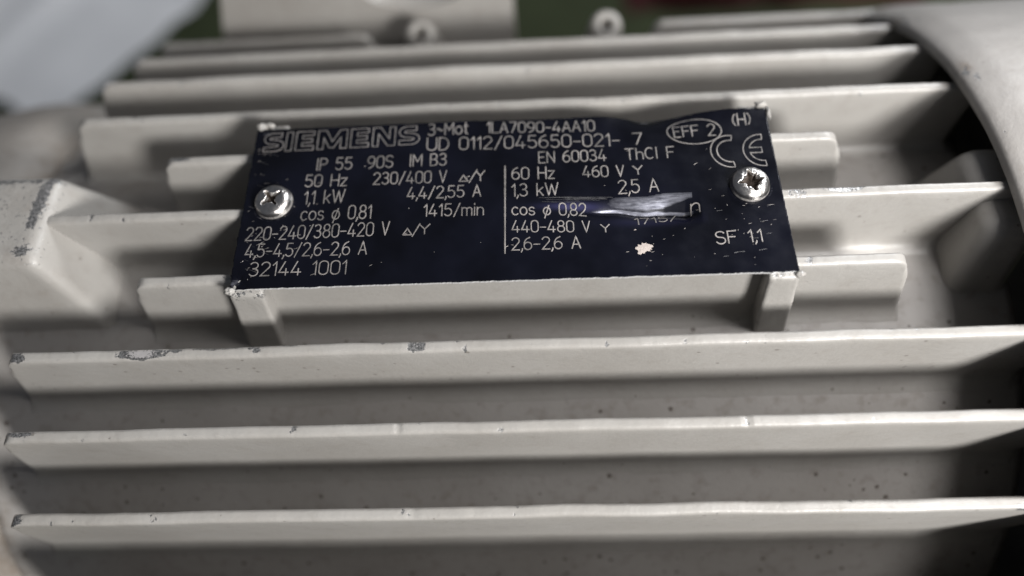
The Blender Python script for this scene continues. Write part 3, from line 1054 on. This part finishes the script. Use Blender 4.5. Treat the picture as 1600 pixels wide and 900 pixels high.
for k in range(9):
    xa = random.uniform(36, 47); L = random.uniform(.6, 2.0); ya = random.uniform(-15, -3)
    sl.append([(xa, ya), (xa + L * .5, ya + .08 * L), (min(49, xa + L), ya + .12 * L)])
for k in range(14):
    xa = random.uniform(-49, -44); L = random.uniform(.6, 2.5); ya = random.uniform(-14, 12)
    sl.append([(xa, ya), (xa + L * .5, ya - .15 * L), (xa + L, ya - .4 * L)])
o = strokes_object("scratch_lines", sl, .045, jit=.9)
o.data.materials[0] = SCRATCH
o["kind"] = "stuff"
flecks("paint_spot", spots, SPLASH, .035)
flecks("paint_spot", [(22.8, -8.1, .32, .12, .2, 8)], SPLASH, .035)

# ---------------- plate screws
def make_screw_mat():
    mt, nt, b = mat_base("zinc_screw")
    v = mm_coords(nt)
    f = noise_n(nt, v, 1.2, 4, 0.7)
    da = N(nt, 'ShaderNodeAttribute', attribute_name='dirt')
    c = mix(nt, f, (0.42, 0.40, 0.38, 1), (0.74, 0.72, 0.70, 1))
    d = ramp(nt, mathn(nt, 'ADD', da.outputs['Fac'], mathn(nt, 'MULTIPLY', mathn(nt, 'SUBTRACT', f, .5), .9)), .42, .72)
    c = mix(nt, d, c, (0.045, 0.032, 0.024, 1))
    nt.links.new(c, b.inputs['Base Color'])
    nt.links.new(mathn(nt, 'SUBTRACT', 1.0, mathn(nt, 'MULTIPLY', d, .9)), b.inputs['Metallic'])
    nt.links.new(mathn(nt, 'ADD', .30, mathn(nt, 'MULTIPLY', d, .45)), b.inputs['Roughness'])
    nt.links.new(bump(nt, f, .5, .00022), b.inputs['Normal'])
    return mt
SCREW = make_screw_mat()

def plate_screw(sx, sy, kind, rot):
    R = 3.65
    nr, na = 72, 160
    z0 = plate_h(sx, sy) - .05
    vs, fs, di = [], [], []
    def head(q):          # pan head: flat crown, round shoulder, short upright side
        if q < .45: return 2.0
        if q < .93:
            t = (q - .45) / .48
            return .75 + 1.25 * math.sqrt(max(0, 1 - t * t * .98))
        return 0.75 * max(0, 1 - (q - .93) / .07) + (.12 if q < .99 else 0)
    for i in range(nr + 1):
        r = R * i / nr
        for k in range(na):
            a = 2 * math.pi * k / na
            q = r / R
            if kind == 'cross':
                t = math.cos(4 * (a - rot))
                rec = .85 + 1.25 * max(0, (t + .2) / 1.2) ** 2.4
            else:
                t = math.cos(8 * (a - rot))
                u = math.cos(4 * (a - rot))
                rec = 1.35 + .60 * max(0, u) ** 2 + .28 * max(0, t)
            rec *= 1 + .22 * fbm(math.cos(a) * 1.6, math.sin(a) * 1.6, sx)
            e = (rec - r)
            s_ = 1 / (1 + math.exp(-max(-20, min(20, e * 14))))
            dep = s_ * (1.55 if r < rec * .5 else 1.55 - .55 * (r - rec * .5) / (rec * .5 + .01))
            z = head(q) - max(0, dep)
            z += .16 * math.exp(-((r - rec - .18) / .22) ** 2) * fbm(math.cos(a) * 4, math.sin(a) * 4, r + sx)
            z += .05 * fbm(r * math.cos(a) * 1.2, r * math.sin(a) * 1.2, sx)
            vs.append((sx + r * math.cos(a), sy + r * math.sin(a), z0 + z))
            di.append(min(1.0, s_ * 1.05 + (.55 if q > .95 else 0)))
    for i in range(nr):
        for k in range(na):
            k2 = (k + 1) % na
            fs.append((i * na + k, (i + 1) * na + k, (i + 1) * na + k2, i * na + k2))
    return new_mesh("plate_screw", vs, fs, SCREW, motor, True, {'dirt': di})
plate_screw(-44.3, 0.4, 'cross', math.radians(38))
plate_screw(44.4, 0.4, 'star', math.radians(10))
